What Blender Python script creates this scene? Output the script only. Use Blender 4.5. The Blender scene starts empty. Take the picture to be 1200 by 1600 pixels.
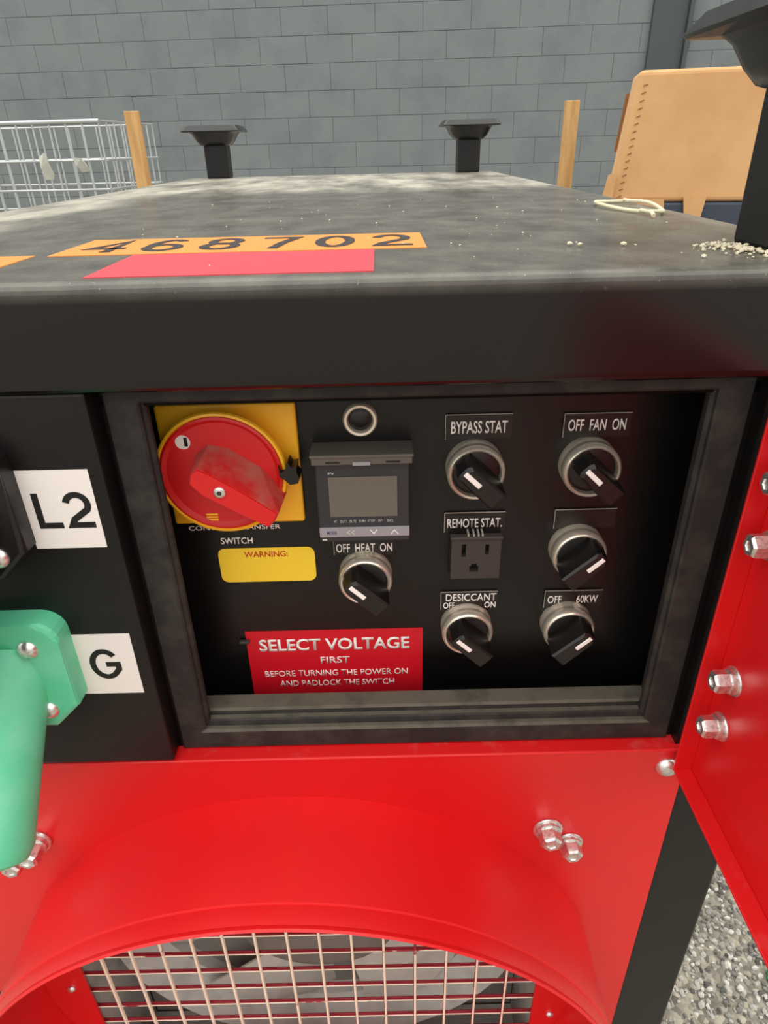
import bpy, bmesh, math, random
import numpy as np
from mathutils import Matrix, Vector

random.seed(7)
S = bpy.context.scene
COL = S.collection
PI = math.pi
ZC = 1.043                        # camera height above the ground; lid top is 1.000 m


def Zz(z):
    return z + ZC


# ------------------------------------------------------------------ camera
yaw, pitch, roll = math.radians(-0.1), math.radians(28.8), math.radians(-1.4)
fwd = Vector((math.sin(yaw) * math.cos(pitch), math.cos(yaw) * math.cos(pitch), -math.sin(pitch)))
rt = Vector((math.cos(yaw), -math.sin(yaw), 0))
upv = rt.cross(fwd)
r2 = math.cos(roll) * rt + math.sin(roll) * upv
u2 = -math.sin(roll) * rt + math.cos(roll) * upv
cam = bpy.data.cameras.new('camera')
cam.sensor_fit = 'VERTICAL'
cam.sensor_height = 36.0
cam.lens = 1040.0 / 1600.0 * 36.0
cam.clip_start = 0.01
camo = bpy.data.objects.new('camera', cam)
COL.objects.link(camo)
camo.matrix_world = Matrix(((r2.x, u2.x, -fwd.x, 0), (r2.y, u2.y, -fwd.y, -0.27),
                            (r2.z, u2.z, -fwd.z, ZC), (0, 0, 0, 1)))
S.camera = camo

# ------------------------------------------------------------------ overcast sky
W = bpy.data.worlds.new('overcast_sky')
S.world = W
W.use_nodes = True
nt = W.node_tree
nt.nodes.clear()
out = nt.nodes.new('ShaderNodeOutputWorld')
bg = nt.nodes.new('ShaderNodeBackground')
tc = nt.nodes.new('ShaderNodeTexCoord')
sep = nt.nodes.new('ShaderNodeSeparateXYZ')
rmp = nt.nodes.new('ShaderNodeMapRange')
rmp.inputs[1].default_value = 0.0
rmp.inputs[2].default_value = 1.0
rmp.inputs[3].default_value = 0.45
rmp.inputs[4].default_value = 1.75
nt.links.new(tc.outputs['Generated'], sep.inputs[0])
nt.links.new(sep.outputs['Z'], rmp.inputs[0])
nt.links.new(rmp.outputs[0], bg.inputs['Strength'])
bg.inputs['Color'].default_value = (1.0, 0.985, 0.95, 1)
nt.links.new(bg.outputs[0], out.inputs[0])
S.view_settings.view_transform = 'Standard'
S.view_settings.look = 'None'
S.view_settings.gamma = 1
S.view_settings.use_curve_mapping = False
S.view_settings.exposure = 0.80


# ------------------------------------------------------------------ helpers
def lin(c):
    o = []
    for v in c:
        v /= 255.0
        o.append(v / 12.92 if v <= 0.04045 else ((v + 0.055) / 1.055) ** 2.4)
    return (o[0], o[1], o[2], 1)


def mat(name, c, rough=0.5, metal=0.0, spec=0.5, coat=0.0, c2=None, nscale=40, lo=0.45, hi=0.65, rough2=None,
        bump=0.0, bscale=400, bdist=0.001, detail=4, rvar=0.0, stretch=None):
    m = bpy.data.materials.new(name)
    m.use_nodes = True
    t = m.node_tree
    b = t.nodes['Principled BSDF']
    c = lin(c)
    b.inputs['Base Color'].default_value = c
    b.inputs['Roughness'].default_value = rough
    b.inputs['Metallic'].default_value = metal
    b.inputs['Specular IOR Level'].default_value = spec
    if coat:
        b.inputs['Coat Weight'].default_value = coat
        b.inputs['Coat Roughness'].default_value = 0.12
    geo = t.nodes.new('ShaderNodeNewGeometry')
    vec = geo.outputs['Position']
    if stretch:
        mp = t.nodes.new('ShaderNodeMapping')
        mp.inputs['Scale'].default_value = stretch
        t.links.new(vec, mp.inputs['Vector'])
        vec = mp.outputs['Vector']
    last = None
    if c2 is not None:
        n = t.nodes.new('ShaderNodeTexNoise')
        n.inputs['Scale'].default_value = nscale
        n.inputs['Detail'].default_value = detail
        n.inputs['Roughness'].default_value = 0.62
        t.links.new(vec, n.inputs['Vector'])
        r = t.nodes.new('ShaderNodeMapRange')
        r.inputs[1].default_value = lo
        r.inputs[2].default_value = hi
        t.links.new(n.outputs['Fac'], r.inputs[0])
        mx = t.nodes.new('ShaderNodeMix')
        mx.data_type = 'RGBA'
        mx.inputs[6].default_value = c
        mx.inputs[7].default_value = lin(c2)
        t.links.new(r.outputs[0], mx.inputs[0])
        last = mx.outputs[2]
        if rough2 is not None:
            rr = t.nodes.new('ShaderNodeMapRange')
            rr.inputs[3].default_value = rough
            rr.inputs[4].default_value = rough2
            t.links.new(r.outputs[0], rr.inputs[0])
            t.links.new(rr.outputs[0], b.inputs['Roughness'])
    if rvar:
        oi = t.nodes.new('ShaderNodeObjectInfo')
        h = t.nodes.new('ShaderNodeHueSaturation')
        r = t.nodes.new('ShaderNodeMapRange')
        r.inputs[3].default_value = 1 - rvar
        r.inputs[4].default_value = 1 + rvar
        t.links.new(oi.outputs['Random'], r.inputs[0])
        t.links.new(r.outputs[0], h.inputs['Value'])
        if last is None:
            h.inputs['Color'].default_value = c
        else:
            t.links.new(last, h.inputs['Color'])
        last = h.outputs[0]
    if last is not None:
        t.links.new(last, b.inputs['Base Color'])
    if bump:
        n = t.nodes.new('ShaderNodeTexNoise')
        n.inputs['Scale'].default_value = bscale
        n.inputs['Detail'].default_value = 3
        t.links.new(geo.outputs['Position'], n.inputs['Vector'])
        bp = t.nodes.new('ShaderNodeBump')
        bp.inputs['Strength'].default_value = bump
        bp.inputs['Distance'].default_value = bdist
        t.links.new(n.outputs['Fac'], bp.inputs['Height'])
        t.links.new(bp.outputs[0], b.inputs['Normal'])
    return m


M = {}
M['red'] = mat('red_powder_coat', (214, 22, 26), 0.36, c2=(208, 24, 28), nscale=9, bump=0.05, bscale=900)
M['red_dusty_lit'] = mat('red_paint_dusty_lit', (214, 22, 26), 0.42, c2=(206, 72, 68), nscale=55, lo=0.56, hi=0.8, rough2=0.6)  # dust on the panel fold; on the door flange it paints light from above
M['black'] = mat('black_powder_coat', (15, 13, 13), 0.40, spec=0.35, c2=(20, 18, 17), nscale=30, bump=0.05, bscale=1200)
M['panel'] = mat('black_control_panel', (13, 11, 11), 0.33, spec=0.4, c2=(17, 15, 14), nscale=14)
M['seal'] = mat('dusty_black_rubber', (25, 23, 21), 0.7, c2=(58, 54, 47), nscale=70, lo=0.42, hi=0.85, bump=0.2,
                bscale=700)
M['gloss'] = mat('black_gloss_paint', (16, 15, 15), 0.25)
M['plastic'] = mat('black_plastic', (17, 15, 14), 0.38)
M['plastic_g'] = mat('dark_grey_plastic', (58, 53, 49), 0.5)
M['flap'] = mat('grey_flap_plastic', (92, 86, 78), 0.5)
M['seal_dusty'] = mat('dust_covered_rubber', (92, 86, 74), 0.85, c2=(54, 50, 43), nscale=60, lo=0.45, hi=0.8)
M['laminate'] = mat('black_laminate', (21, 19, 18), 0.4)
M['palegrey'] = mat('pale_grey_laminate', (160, 152, 142), 0.6)
M['chrome'] = mat('chromed_metal', (238, 226, 206), 0.30, metal=0.7)
M['steel'] = mat('zinc_plated_steel', (232, 230, 226), 0.30, metal=0.9, c2=(190, 187, 182), nscale=500)
M['white'] = mat('white_vinyl', (232, 226, 220), 0.5)
M['ink'] = mat('black_ink', (14, 12, 12), 0.5)
M['print'] = mat('white_print', (244, 240, 234), 0.45)
M['yellow'] = mat('yellow_plastic', (246, 184, 34), 0.4)
M['ylabel'] = mat('yellow_vinyl', (244, 208, 48), 0.45)
M['rprint'] = mat('red_print', (190, 44, 22), 0.5)
M['dialred'] = mat('red_switch_plastic', (206, 22, 24), 0.42)
M['dialdust'] = mat('red_switch_plastic_dusty', (196, 28, 28), 0.5, c2=(176, 96, 84), nscale=45, lo=0.38, hi=0.62)
M['rlabel'] = mat('red_vinyl', (206, 18, 34), 0.4)
M['pink'] = mat('faded_red_vinyl', (206, 60, 72), 0.5)
M['orange'] = mat('orange_vinyl', (222, 138, 58), 0.5)
M['digit'] = mat('weathered_black_ink', (36, 30, 30), 0.6, c2=(96, 70, 50), nscale=160, lo=0.6, hi=0.75)
M['green'] = mat('green_connector_plastic', (92, 198, 152), 0.5, c2=(110, 204, 162), nscale=35, bump=0.08, bscale=300)
M['screen'] = mat('unlit_lcd', (104, 98, 88), 0.42)
M['bodygrey'] = mat('charcoal_case_plastic', (46, 46, 50), 0.45)
M['silver'] = mat('silver_plastic', (150, 146, 150), 0.42)
M['blueprint'] = mat('blue_print', (96, 104, 150), 0.5)
M['ghost'] = mat('pale_print', (196, 200, 190), 0.5)
M['wire'] = mat('chipped_red_wire', (244, 226, 204), 0.55, c2=(150, 18, 40), nscale=16, lo=0.60, hi=0.63)
M['galv'] = mat('galvanised_sheet', (190, 187, 180), 0.5, c2=(160, 157, 150), nscale=18)
M['fan'] = mat('grey_fan_metal', (186, 182, 172), 0.5, c2=(160, 156, 148), nscale=12)
M['motor'] = mat('grey_motor_paint', (120, 117, 110), 0.5)
M['wirered'] = mat('red_wire_paint', (150, 14, 34), 0.5)
M['zincwire'] = mat('galvanised_wire', (188, 192, 192), 0.4, metal=0.6)
M['wood'] = mat('sawn_pine', (206, 164, 106), 0.75, c2=(172, 124, 72), nscale=26, lo=0.35, hi=0.7, stretch=(3, 3, 0.25))
M['card'] = mat('brown_cardboard', (212, 166, 114), 0.85, c2=(202, 155, 104), nscale=5)
M['carddark'] = mat('cardboard_edge', (150, 104, 64), 0.9)
M['navy'] = mat('navy_plastic', (52, 60, 76), 0.5)
M['string'] = mat('cream_cord', (222, 210, 176), 0.8)
M['crumb'] = mat('pale_grit', (214, 204, 176), 0.9)
M['hose'] = mat('green_hose_rubber', (70, 190, 120), 0.5)
M['film'] = mat('torn_plastic_film', (186, 188, 176), 0.6)
M['block'] = mat('painted_block', (116, 122, 122), 0.62, c2=(108, 114, 115), nscale=3, bump=0.25, bscale=60, bdist=0.004,
                 rvar=0.025)
M['mortar'] = mat('painted_mortar', (88, 93, 94), 0.8)
M['pilaster'] = mat('dark_grey_pilaster', (66, 72, 76), 0.6)


def lid_material():
    m = mat('dusty_black_lid', (30, 29, 28), 0.3)
    t = m.node_tree
    b = t.nodes['Principled BSDF']
    g = t.nodes.new('ShaderNodeNewGeometry')

    def noise(scale, det, st=None):
        n = t.nodes.new('ShaderNodeTexNoise')
        n.inputs['Scale'].default_value = scale
        n.inputs['Detail'].default_value = det
        n.inputs['Roughness'].default_value = 0.65
        v = g.outputs['Position']
        if st:
            mp = t.nodes.new('ShaderNodeMapping')
            mp.inputs['Scale'].default_value = st
            t.links.new(v, mp.inputs['Vector'])
            v = mp.outputs['Vector']
        t.links.new(v, n.inputs['Vector'])
        return n.outputs['Fac']

    def rng(src, a, bb, c=0.0, d=1.0):
        r = t.nodes.new('ShaderNodeMapRange')
        for i, v in enumerate((a, bb, c, d)):
            r.inputs[i + 1].default_value = v
        t.links.new(src, r.inputs[0])
        return r.outputs[0]

    def op(o, x, y):
        n = t.nodes.new('ShaderNodeMath')
        n.operation = o
        n.use_clamp = True
        for i, v in enumerate((x, y)):
            if isinstance(v, (int, float)):
                n.inputs[i].default_value = v
            else:
                t.links.new(v, n.inputs[i])
        return n.outputs[0]
    # thin settled dust all over, plus a paler blotchy band on the far half and long edges
    sp = t.nodes.new('ShaderNodeSeparateXYZ')
    t.links.new(g.outputs['Position'], sp.inputs[0])
    far = rng(sp.outputs['Y'], 0.46, 0.60, 0, 1.0)
    lft = rng(sp.outputs['X'], -0.20, -0.27, 0, 1.0)
    rgt = rng(sp.outputs['X'], 0.168, 0.195, 0, 0.45)
    edge = op('MAXIMUM', op('MAXIMUM', far, lft), rgt)
    blot = rng(noise(16, 8, (1, 0.35, 1)), 0.35, 0.65, 0.25, 1.0)
    thick = op('MULTIPLY', edge, blot)
    thin = rng(noise(30, 8, (1.0, 0.8, 1)), 0.30, 0.75, 0.10, 0.34)
    fine = rng(noise(420, 2), 0.66, 0.74, 0.0, 0.5)
    d = op('MAXIMUM', op('MAXIMUM', thick, thin), fine)
    top = rng(sp.outputs['Z'], 0.992, 0.9985)
    d = op('MULTIPLY', d, top)
    mx = t.nodes.new('ShaderNodeMix')
    mx.data_type = 'RGBA'
    mx.inputs[6].default_value = lin((11, 10, 10))
    mx.inputs[7].default_value = lin((190, 184, 168))
    t.links.new(d, mx.inputs[0])
    t.links.new(mx.outputs[2], b.inputs['Base Color'])
    t.links.new(rng(d, 0, 0.8, 0.22, 0.40), b.inputs['Roughness'])
    return m


M['lid'] = lid_material()


class B:
    def __init__(self):
        self.bm = bmesh.new()
        self.curved = False

    def box(self, x0, x1, y0, y1, z0, z1, bev=0.0, seg=2):
        r = bmesh.ops.create_cube(self.bm, size=1.0)
        vs = r['verts']
        bmesh.ops.scale(self.bm, verts=vs, vec=(abs(x1 - x0), abs(y1 - y0), abs(z1 - z0)))
        bmesh.ops.translate(self.bm, verts=vs, vec=((x0 + x1) / 2, (y0 + y1) / 2, (z0 + z1) / 2))
        if bev:
            es = list({e for v in vs for e in v.link_edges})
            bmesh.ops.bevel(self.bm, geom=es, offset=bev, segments=seg, profile=0.5, affect='EDGES', clamp_overlap=True)
        return self

    def cyl(self, p0, p1, r0, r1=None, n=24, caps=True):
        self.curved = True
        r1 = r0 if r1 is None else r1
        p0, p1 = Vector(p0), Vector(p1)
        d = p1 - p0
        q = Vector((0, 0, 1)).rotation_difference(d.normalized()).to_matrix().to_4x4()
        bmesh.ops.create_cone(self.bm, cap_ends=caps, cap_tris=False, segments=n, radius1=r0, radius2=r1,
                              depth=d.length, matrix=Matrix.Translation((p0 + p1) / 2) @ q)
        return self

    def lathe(self, prof, mtx=Matrix(), n=40, close=False):
        self.curved = True
        rings = []
        for r, h in prof:
            if r < 1e-6:
                rings.append([self.bm.verts.new(mtx @ Vector((0, 0, h)))])
            else:
                rings.append([self.bm.verts.new(mtx @ Vector((r * math.cos(2 * PI * i / n), r * math.sin(2 * PI * i / n), h)))
                              for i in range(n)])
        pairs = list(zip(rings[:-1], rings[1:]))
        if close:
            pairs.append((rings[-1], rings[0]))
        for a, b in pairs:
            for i in range(n):
                j = (i + 1) % n
                if len(a) == 1 and len(b) == 1:
                    continue
                if len(a) == 1:
                    self.bm.faces.new((a[0], b[i], b[j]))
                elif len(b) == 1:
                    self.bm.faces.new((a[i], a[j], b[0]))
                else:
                    self.bm.faces.new((a[i], a[j], b[j], b[i]))
        return self

    def prism(self, pts, y0, y1, mtx=Matrix(), bev=0.0):
        """polygon in local x,z extruded along y"""
        a = [self.bm.verts.new(mtx @ Vector((x, y0, z))) for x, z in pts]
        b = [self.bm.verts.new(mtx @ Vector((x, y1, z))) for x, z in pts]
        n = len(pts)
        fs = [self.bm.faces.new(a), self.bm.faces.new(b[::-1])]
        for i in range(n):
            j = (i + 1) % n
            fs.append(self.bm.faces.new((a[i], b[i], b[j], a[j])))
        if bev:
            es = list(fs[0].edges)
            bmesh.ops.bevel(self.bm, geom=es, offset=bev, segments=2, profile=0.5, affect='EDGES', clamp_overlap=True)
        return self

    def loft(self, a, b):
        va = [self.bm.verts.new(p) for p in a]
        vb = [self.bm.verts.new(p) for p in b]
        n = len(a)
        self.bm.faces.new(va)
        self.bm.faces.new(vb[::-1])
        for i in range(n):
            j = (i + 1) % n
            self.bm.faces.new((va[i], vb[i], vb[j], va[j]))
        return self

    def tube(self, pts, r, n=8, closed=False):
        self.curved = True
        pts = [Vector(p) for p in pts]
        rings = []
        k = len(pts)
        for i, p in enumerate(pts):
            a = pts[(i - 1) % k] if (closed or i > 0) else p
            b = pts[(i + 1) % k] if (closed or i < k - 1) else p
            d = (b - a).normalized()
            u = d.cross(Vector((0.13, 0.21, 0.97)))
            if u.length < 1e-4:
                u = d.cross(Vector((1, 0, 0)))
            u.normalize()
            v = d.cross(u)
            rings.append([self.bm.verts.new(p + r * (math.cos(2 * PI * q / n) * u + math.sin(2 * PI * q / n) * v))
                          for q in range(n)])
        for i in range(k if closed else k - 1):
            a, b = rings[i], rings[(i + 1) % k]
            for q in range(n):
                w = (q + 1) % n
                self.bm.faces.new((a[q], a[w], b[w], b[q]))
        if not closed:
            self.bm.faces.new(rings[0][::-1])
            self.bm.faces.new(rings[-1])
        return self

    def xform(self, m):
        bmesh.ops.transform(self.bm, matrix=m, verts=self.bm.verts)
        return self

    def mesh(self, name, smooth=None):
        bmesh.ops.recalc_face_normals(self.bm, faces=self.bm.faces)
        me = bpy.data.meshes.new(name)
        self.bm.to_mesh(me)
        self.bm.free()
        if smooth and self.curved:
            me.polygons.foreach_set('use_smooth', [True] * len(me.polygons))
            me.set_sharp_from_angle(angle=math.radians(smooth))
        return me


WM = {}


def link(name, me, m, parent=None, mtx=None):
    """mesh already around its own origin, placed in the world by mtx"""
    o = bpy.data.objects.new(name, me)
    COL.objects.link(o)
    if me is not None and m is not None and not me.materials:
        me.materials.append(m)
    mtx = mtx or Matrix()
    if parent is not None:
        o.parent = parent
        o.matrix_parent_inverse = WM[parent.name].inverted()
    o.matrix_basis = mtx
    WM[o.name] = mtx.copy()
    return o


def obj(name, b, m, parent=None, label=None, smooth=35):
    """mesh given in world coordinates; its origin is moved to its own middle"""
    me = b.mesh(name, smooth) if isinstance(b, B) else b
    n = len(me.vertices)
    co = np.empty(n * 3, dtype=np.float32)
    me.vertices.foreach_get('co', co)
    co = co.reshape(-1, 3)
    c = (co.min(0) + co.max(0)) / 2
    me.vertices.foreach_set('co', (co - c).ravel())
    o = link(name, me, M[m] if isinstance(m, str) else m, parent, Matrix.Translation(Vector([float(v) for v in c])))
    if label:
        o['label'] = label
    return o


def empty(name, loc):
    o = link(name, None, None, None, Matrix.Translation(Vector(loc)))
    o.empty_display_size = 0.05
    return o


def tag(o, label, cat, group=None, kind=None):
    o['label'] = label
    o['category'] = cat
    if group:
        o['group'] = group
    if kind:
        o['kind'] = kind
    return o


def structure(o, label=None):
    o['kind'] = 'structure'
    if label:
        o['label'] = label
    return o


FRONT = Matrix(((1, 0, 0, 0), (0, 0, -1, 0), (0, 1, 0, 0), (0, 0, 0, 1)))    # local x->X, y->Z, z->-Y


def text(s, parent, m, cx, cy, w, h, depth, plane='front', bold=0.0, name='lettering', skew=0.0, gap=1.0):
    """real letters, fitted into a w x h box; on the front plane cy is z and depth is y, on the lid cy is y and depth z"""
    cu = bpy.data.curves.new('lettering', 'FONT')
    cu.body = s
    cu.offset = bold
    cu.space_word = gap
    cu.extrude = 0.0
    cu.resolution_u = 3
    t = bpy.data.objects.new('tmp', cu)
    COL.objects.link(t)
    dg = bpy.context.evaluated_depsgraph_get()
    dg.update()
    me = bpy.data.meshes.new_from_object(t.evaluated_get(dg))
    bpy.data.objects.remove(t)
    n = len(me.vertices)
    co = np.empty(n * 3, dtype=np.float32)
    me.vertices.foreach_get('co', co)
    co = co.reshape(-1, 3)
    lo, hi = co.min(0), co.max(0)
    co -= (lo + hi) / 2
    co[:, 0] *= w / max(hi[0] - lo[0], 1e-6)
    co[:, 1] *= h / max(hi[1] - lo[1], 1e-6)
    co[:, 0] += skew * co[:, 1]
    co[:, 2] = 0
    me.vertices.foreach_set('co', co.ravel())
    b = B()
    b.bm.from_mesh(me)
    ex = bmesh.ops.extrude_face_region(b.bm, geom=list(b.bm.faces))
    vs = [v for v in ex['geom'] if isinstance(v, bmesh.types.BMVert)]
    bmesh.ops.translate(b.bm, verts=vs, vec=(0, 0, 0.00012))
    bpy.data.meshes.remove(me)
    me = b.mesh('lettering')
    if plane == 'front':
        mtx = Matrix.Translation((cx, depth, cy)) @ FRONT
    else:
        mtx = Matrix.Translation((cx, cy, depth))
    return link(name, me, M[m], parent, mtx)


def glyph_paths(c, w, h, t):
    a, b = w / 2 - t / 2, h / 2 - t / 2

    def el(cx, cy, rx, ry, d0, d1, n=22):
        return [(cx + rx * math.cos(math.radians(d)), cy + ry * math.sin(math.radians(d))) for d in np.linspace(d0, d1, n)]
    if c == 'L':
        return [([(-a, h / 2), (-a, -b), (w / 2, -b)], False)]
    if c == '2':
        ry = 0.27 * h
        return [(el(0, b - ry, a, ry, 168, -32, 18) + [(-a * 0.55, -b * 0.62), (-a * 0.85, -b), (w / 2, -b)], False)]
    if c == 'G':
        return [(el(0, 0, a, b, 38, 322, 34) + [(a, -b * 0.42), (a, -b * 0.02), (a * 0.05, -b * 0.02)], False)]
    if c == '4':
        return [([(w * 0.20, -h / 2), (w * 0.20, b), (-a, -h * 0.20), (w / 2, -h * 0.20)], False)]
    if c == '6':
        ry = 0.30 * h - t / 2
        return [(el(0, -b + ry, a, ry, 0, 360, 28)[:-1], True), (el(0, 0, a, b, 48, 190, 16), False)]
    if c == '8':
        r1_, r2_ = 0.25 * h - t / 4, 0.27 * h - t / 4
        return [(el(0, b - r1_, a * 0.9, r1_, 0, 360, 26)[:-1], True), (el(0, -b + r2_, a, r2_, 0, 360, 26)[:-1], True)]
    if c == '7':
        return [([(-w / 2, b), (a, b), (a * 0.3, -0.02 * h), (-a * 0.1, -h / 2)], False)]
    return [(el(0, 0, a, b, 0, 360, 34)[:-1], True)]


def glyph(c, parent, m, cx, cy, w, h, t, depth, plane='front'):
    """one bold sans letter drawn as ribbons of even width"""
    b = B()
    for lay, (pts, closed) in enumerate(glyph_paths(c, w, h, t)):
        n = len(pts)
        V = [Vector((p[0], p[1])) for p in pts]
        L_, R_ = [], []
        for i in range(n):
            p0 = V[(i - 1) % n] if closed or i > 0 else None
            p1 = V[(i + 1) % n] if closed or i < n - 1 else None
            d0 = (V[i] - p0).normalized() if p0 is not None else (p1 - V[i]).normalized()
            d1 = (p1 - V[i]).normalized() if p1 is not None else d0
            n0, n1 = Vector((-d0.y, d0.x)), Vector((-d1.y, d1.x))
            mm = (n0 + n1).normalized()
            k = min(t / 2 / max(mm.dot(n0), 0.35), t)
            L_.append(V[i] + mm * k)
            R_.append(V[i] - mm * k)
        z0, z1 = 0.0, 0.00012 + 0.00002 * lay
        q = [[b.bm.verts.new((p.x, p.y, z)) for p in S_] for S_, z in ((L_, z1), (R_, z1), (R_, z0), (L_, z0))]
        for i in range(n if closed else n - 1):
            j = (i + 1) % n
            for e in range(4):
                f = (e + 1) % 4
                b.bm.faces.new((q[e][i], q[e][j], q[f][j], q[f][i]))
        if not closed:
            b.bm.faces.new([q[e][0] for e in range(4)])
            b.bm.faces.new([q[e][-1] for e in range(4)][::-1])
    me = b.mesh('lettering')
    mtx = Matrix.Translation((cx, depth, cy)) @ FRONT if plane == 'front' else Matrix.Translation((cx, cy, depth))
    return link('lettering', me, M[m], parent, mtx)


# ================================================================== THE SETTING
# ground: worn asphalt with exposed aggregate
gm = bpy.data.materials.new('asphalt')
gm.use_nodes = True
t = gm.node_tree
pb = t.nodes['Principled BSDF']
geo = t.nodes.new('ShaderNodeNewGeometry')
vor = t.nodes.new('ShaderNodeTexVoronoi')
vor.inputs['Scale'].default_value = 120
t.links.new(geo.outputs['Position'], vor.inputs['Vector'])
cr = t.nodes.new('ShaderNodeValToRGB')
t.links.new(vor.outputs['Color'], cr.inputs[0])
cr.color_ramp.elements[0].color = lin((84, 80, 74))
cr.color_ramp.elements[1].color = lin((176, 168, 150))
t.links.new(cr.outputs[0], pb.inputs['Base Color'])
pb.inputs['Roughness'].default_value = 0.9
bp = t.nodes.new('ShaderNodeBump')
bp.inputs['Strength'].default_value = 0.8
bp.inputs['Distance'].default_value = 0.004
bp.invert = True
t.links.new(vor.outputs['Distance'], bp.inputs['Height'])
t.links.new(bp.outputs[0], pb.inputs['Normal'])
fl = obj('floor', B().box(-9, 9, -8, 8, -0.1, 0.0), gm, None, None, None)
structure(fl, 'worn grey asphalt ground with coarse pale aggregate')


def pebbles():
    rng = np.random.default_rng(3)
    n = 17000
    ph = (1 + 5 ** 0.5) / 2
    base = np.array([(-1, ph, 0), (1, ph, 0), (-1, -ph, 0), (1, -ph, 0), (0, -1, ph), (0, 1, ph), (0, -1, -ph),
                     (0, 1, -ph), (ph, 0, -1), (ph, 0, 1), (-ph, 0, -1), (-ph, 0, 1)], float)
    base /= np.linalg.norm(base[0])
    F = np.array([(0, 11, 5), (0, 5, 1), (0, 1, 7), (0, 7, 10), (0, 10, 11), (1, 5, 9), (5, 11, 4), (11, 10, 2),
                  (10, 7, 6), (7, 1, 8), (3, 9, 4), (3, 4, 2), (3, 2, 6), (3, 6, 8), (3, 8, 9), (4, 9, 5), (2, 4, 11),
                  (6, 2, 10), (8, 6, 7), (9, 8, 1)])
    ctr = np.stack([rng.uniform(0.22, 1.05, n), rng.uniform(-0.25, 0.75, n), rng.uniform(-0.001, 0.002, n)], 1)
    rad = rng.uniform(0.0018, 0.0046, n)
    V = base[None] * rng.uniform(0.75, 1.25, (n, 12, 1)) * rad[:, None, None] * rng.uniform(0.7, 1.3, (n, 1, 3))
    V[:, :, 2] *= 0.75
    V += ctr[:, None]
    FF = F[None] + (np.arange(n) * 12)[:, None, None]
    me = bpy.data.meshes.new('gravel')
    me.from_pydata(V.reshape(-1, 3).tolist(), [], FF.reshape(-1, 3).tolist())
    a = me.color_attributes.new('stone', 'FLOAT_COLOR', 'POINT')
    g = rng.choice([0.09, 0.16, 0.26, 0.40, 0.56], n, p=[.16, .2, .26, .22, .16])
    colr = np.stack([g * 1.02, g * .97, g * .86, np.ones(n)], 1)
    a.data.foreach_set('color', np.repeat(colr, 12, 0).ravel())
    m = bpy.data.materials.new('gravel_stones')
    m.use_nodes = True
    at = m.node_tree.nodes.new('ShaderNodeAttribute')
    at.attribute_name = 'stone'
    m.node_tree.links.new(at.outputs['Color'], m.node_tree.nodes['Principled BSDF'].inputs['Base Color'])
    m.node_tree.nodes['Principled BSDF'].inputs['Roughness'].default_value = 0.8
    o = obj('gravel', me, m, fl)
    o['kind'] = 'stuff'
    o['label'] = 'loose pale and dark aggregate stones in the asphalt'


pebbles()

# painted concrete block wall, slightly turned
WALLM = Matrix.Translation((1.1, 6.62, 0)) @ Matrix.Rotation(math.radians(-4.5), 4, 'Z')
wb = B().box(-8.0, 6.5, 0.0025, 0.25, 0, 6.0).xform(WALLM)
wall = obj('wall_back', wb, 'mortar', None, None, None)
structure(wall, 'dark grey painted concrete block wall behind the machine')
BW, BH = 0.4064, 0.2032
blk = B().box(-0.2020, 0.2020, -0.001, 0.03, -0.1000, 0.1000, 0.0022, 1).mesh('block', 40)
r0, r1 = 2, 13
for row in range(r0, r1):
    z = 0.064 + (row + 0.5) * BH
    off = (0.5 if row % 2 else 0.0) * BW
    for k in range(-13, 13):
        x = k * BW + off + 0.13
        link('block', blk, M['block'], wall,
             WALLM @ Matrix.Translation((x, random.uniform(-0.0012, 0.0012), z)))
rest = B()
for row in range(-1, 29):
    z = 0.064 + (row + 0.5) * BH
    off = (0.5 if row % 2 else 0.0) * BW
    for k in range(-19, 15):
        if r0 <= row < r1 and -13 <= k < 13:
            continue
        x = k * BW + off + 0.13
        rest.box(x - 0.2020, x + 0.2020, -0.001, 0.03, max(z - 0.1000, 0.005), z + 0.1000)
rest.xform(WALLM)
o = obj('far_blocks', rest, 'block', wall, None, None)
o['kind'] = 'stuff'
# pilaster; a solid dark strip stands in for the shadow gap on its right
pl = B().box(1.21, 1.49, -0.05, 0.02, 0, 6.0, 0.006)
pl.box(1.49, 1.525, -0.085, 0.02, 0, 6.0, 0.004).xform(WALLM)
o = obj('trim_1', pl, 'pilaster')
structure(o, 'dark grey upright strip on the block wall, its shadow gap built as a solid strip')

# ================================================================== THE MACHINE
P = 0.048            # control panel plane (y)
mach = empty('portable_heater', (-0.063, 0.53, 0))
tag(mach, 'red and black portable dehumidifier heater unit with open control bay and round duct collar', 'heater')

# ---- carcass
body = B()
body.box(-0.322, 0.196, 0.085, 1.05, 0.12, 0.956)
o = obj('cabinet_body', body, 'black', mach, 'black sheet metal cabinet under the lid')
body = None
# skid under it
sk = B()
for x in (-0.30, 0.10):
    sk.box(x, x + 0.075, 0.03, 1.03, 0.0, 0.12, 0.004)
obj('skid', sk, 'black', mach, 'black steel skid rails')
# lid
lid = B().box(-0.330, 0.205, -0.006, 1.06, Zz(-0.0875), Zz(-0.043), 0.0042, 4)
lido = obj('lid', lid, 'lid', mach, 'black sheet metal lid, dusty on top')

# ---- left connector panel (proud of the bay)
cp = B().box(-0.318, -0.1245, -0.002, 0.06, Zz(-0.3075), Zz(-0.0878), 0.0012)
obj('connector_panel', cp, 'black', mach, 'black panel carrying the power inlets')
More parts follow.
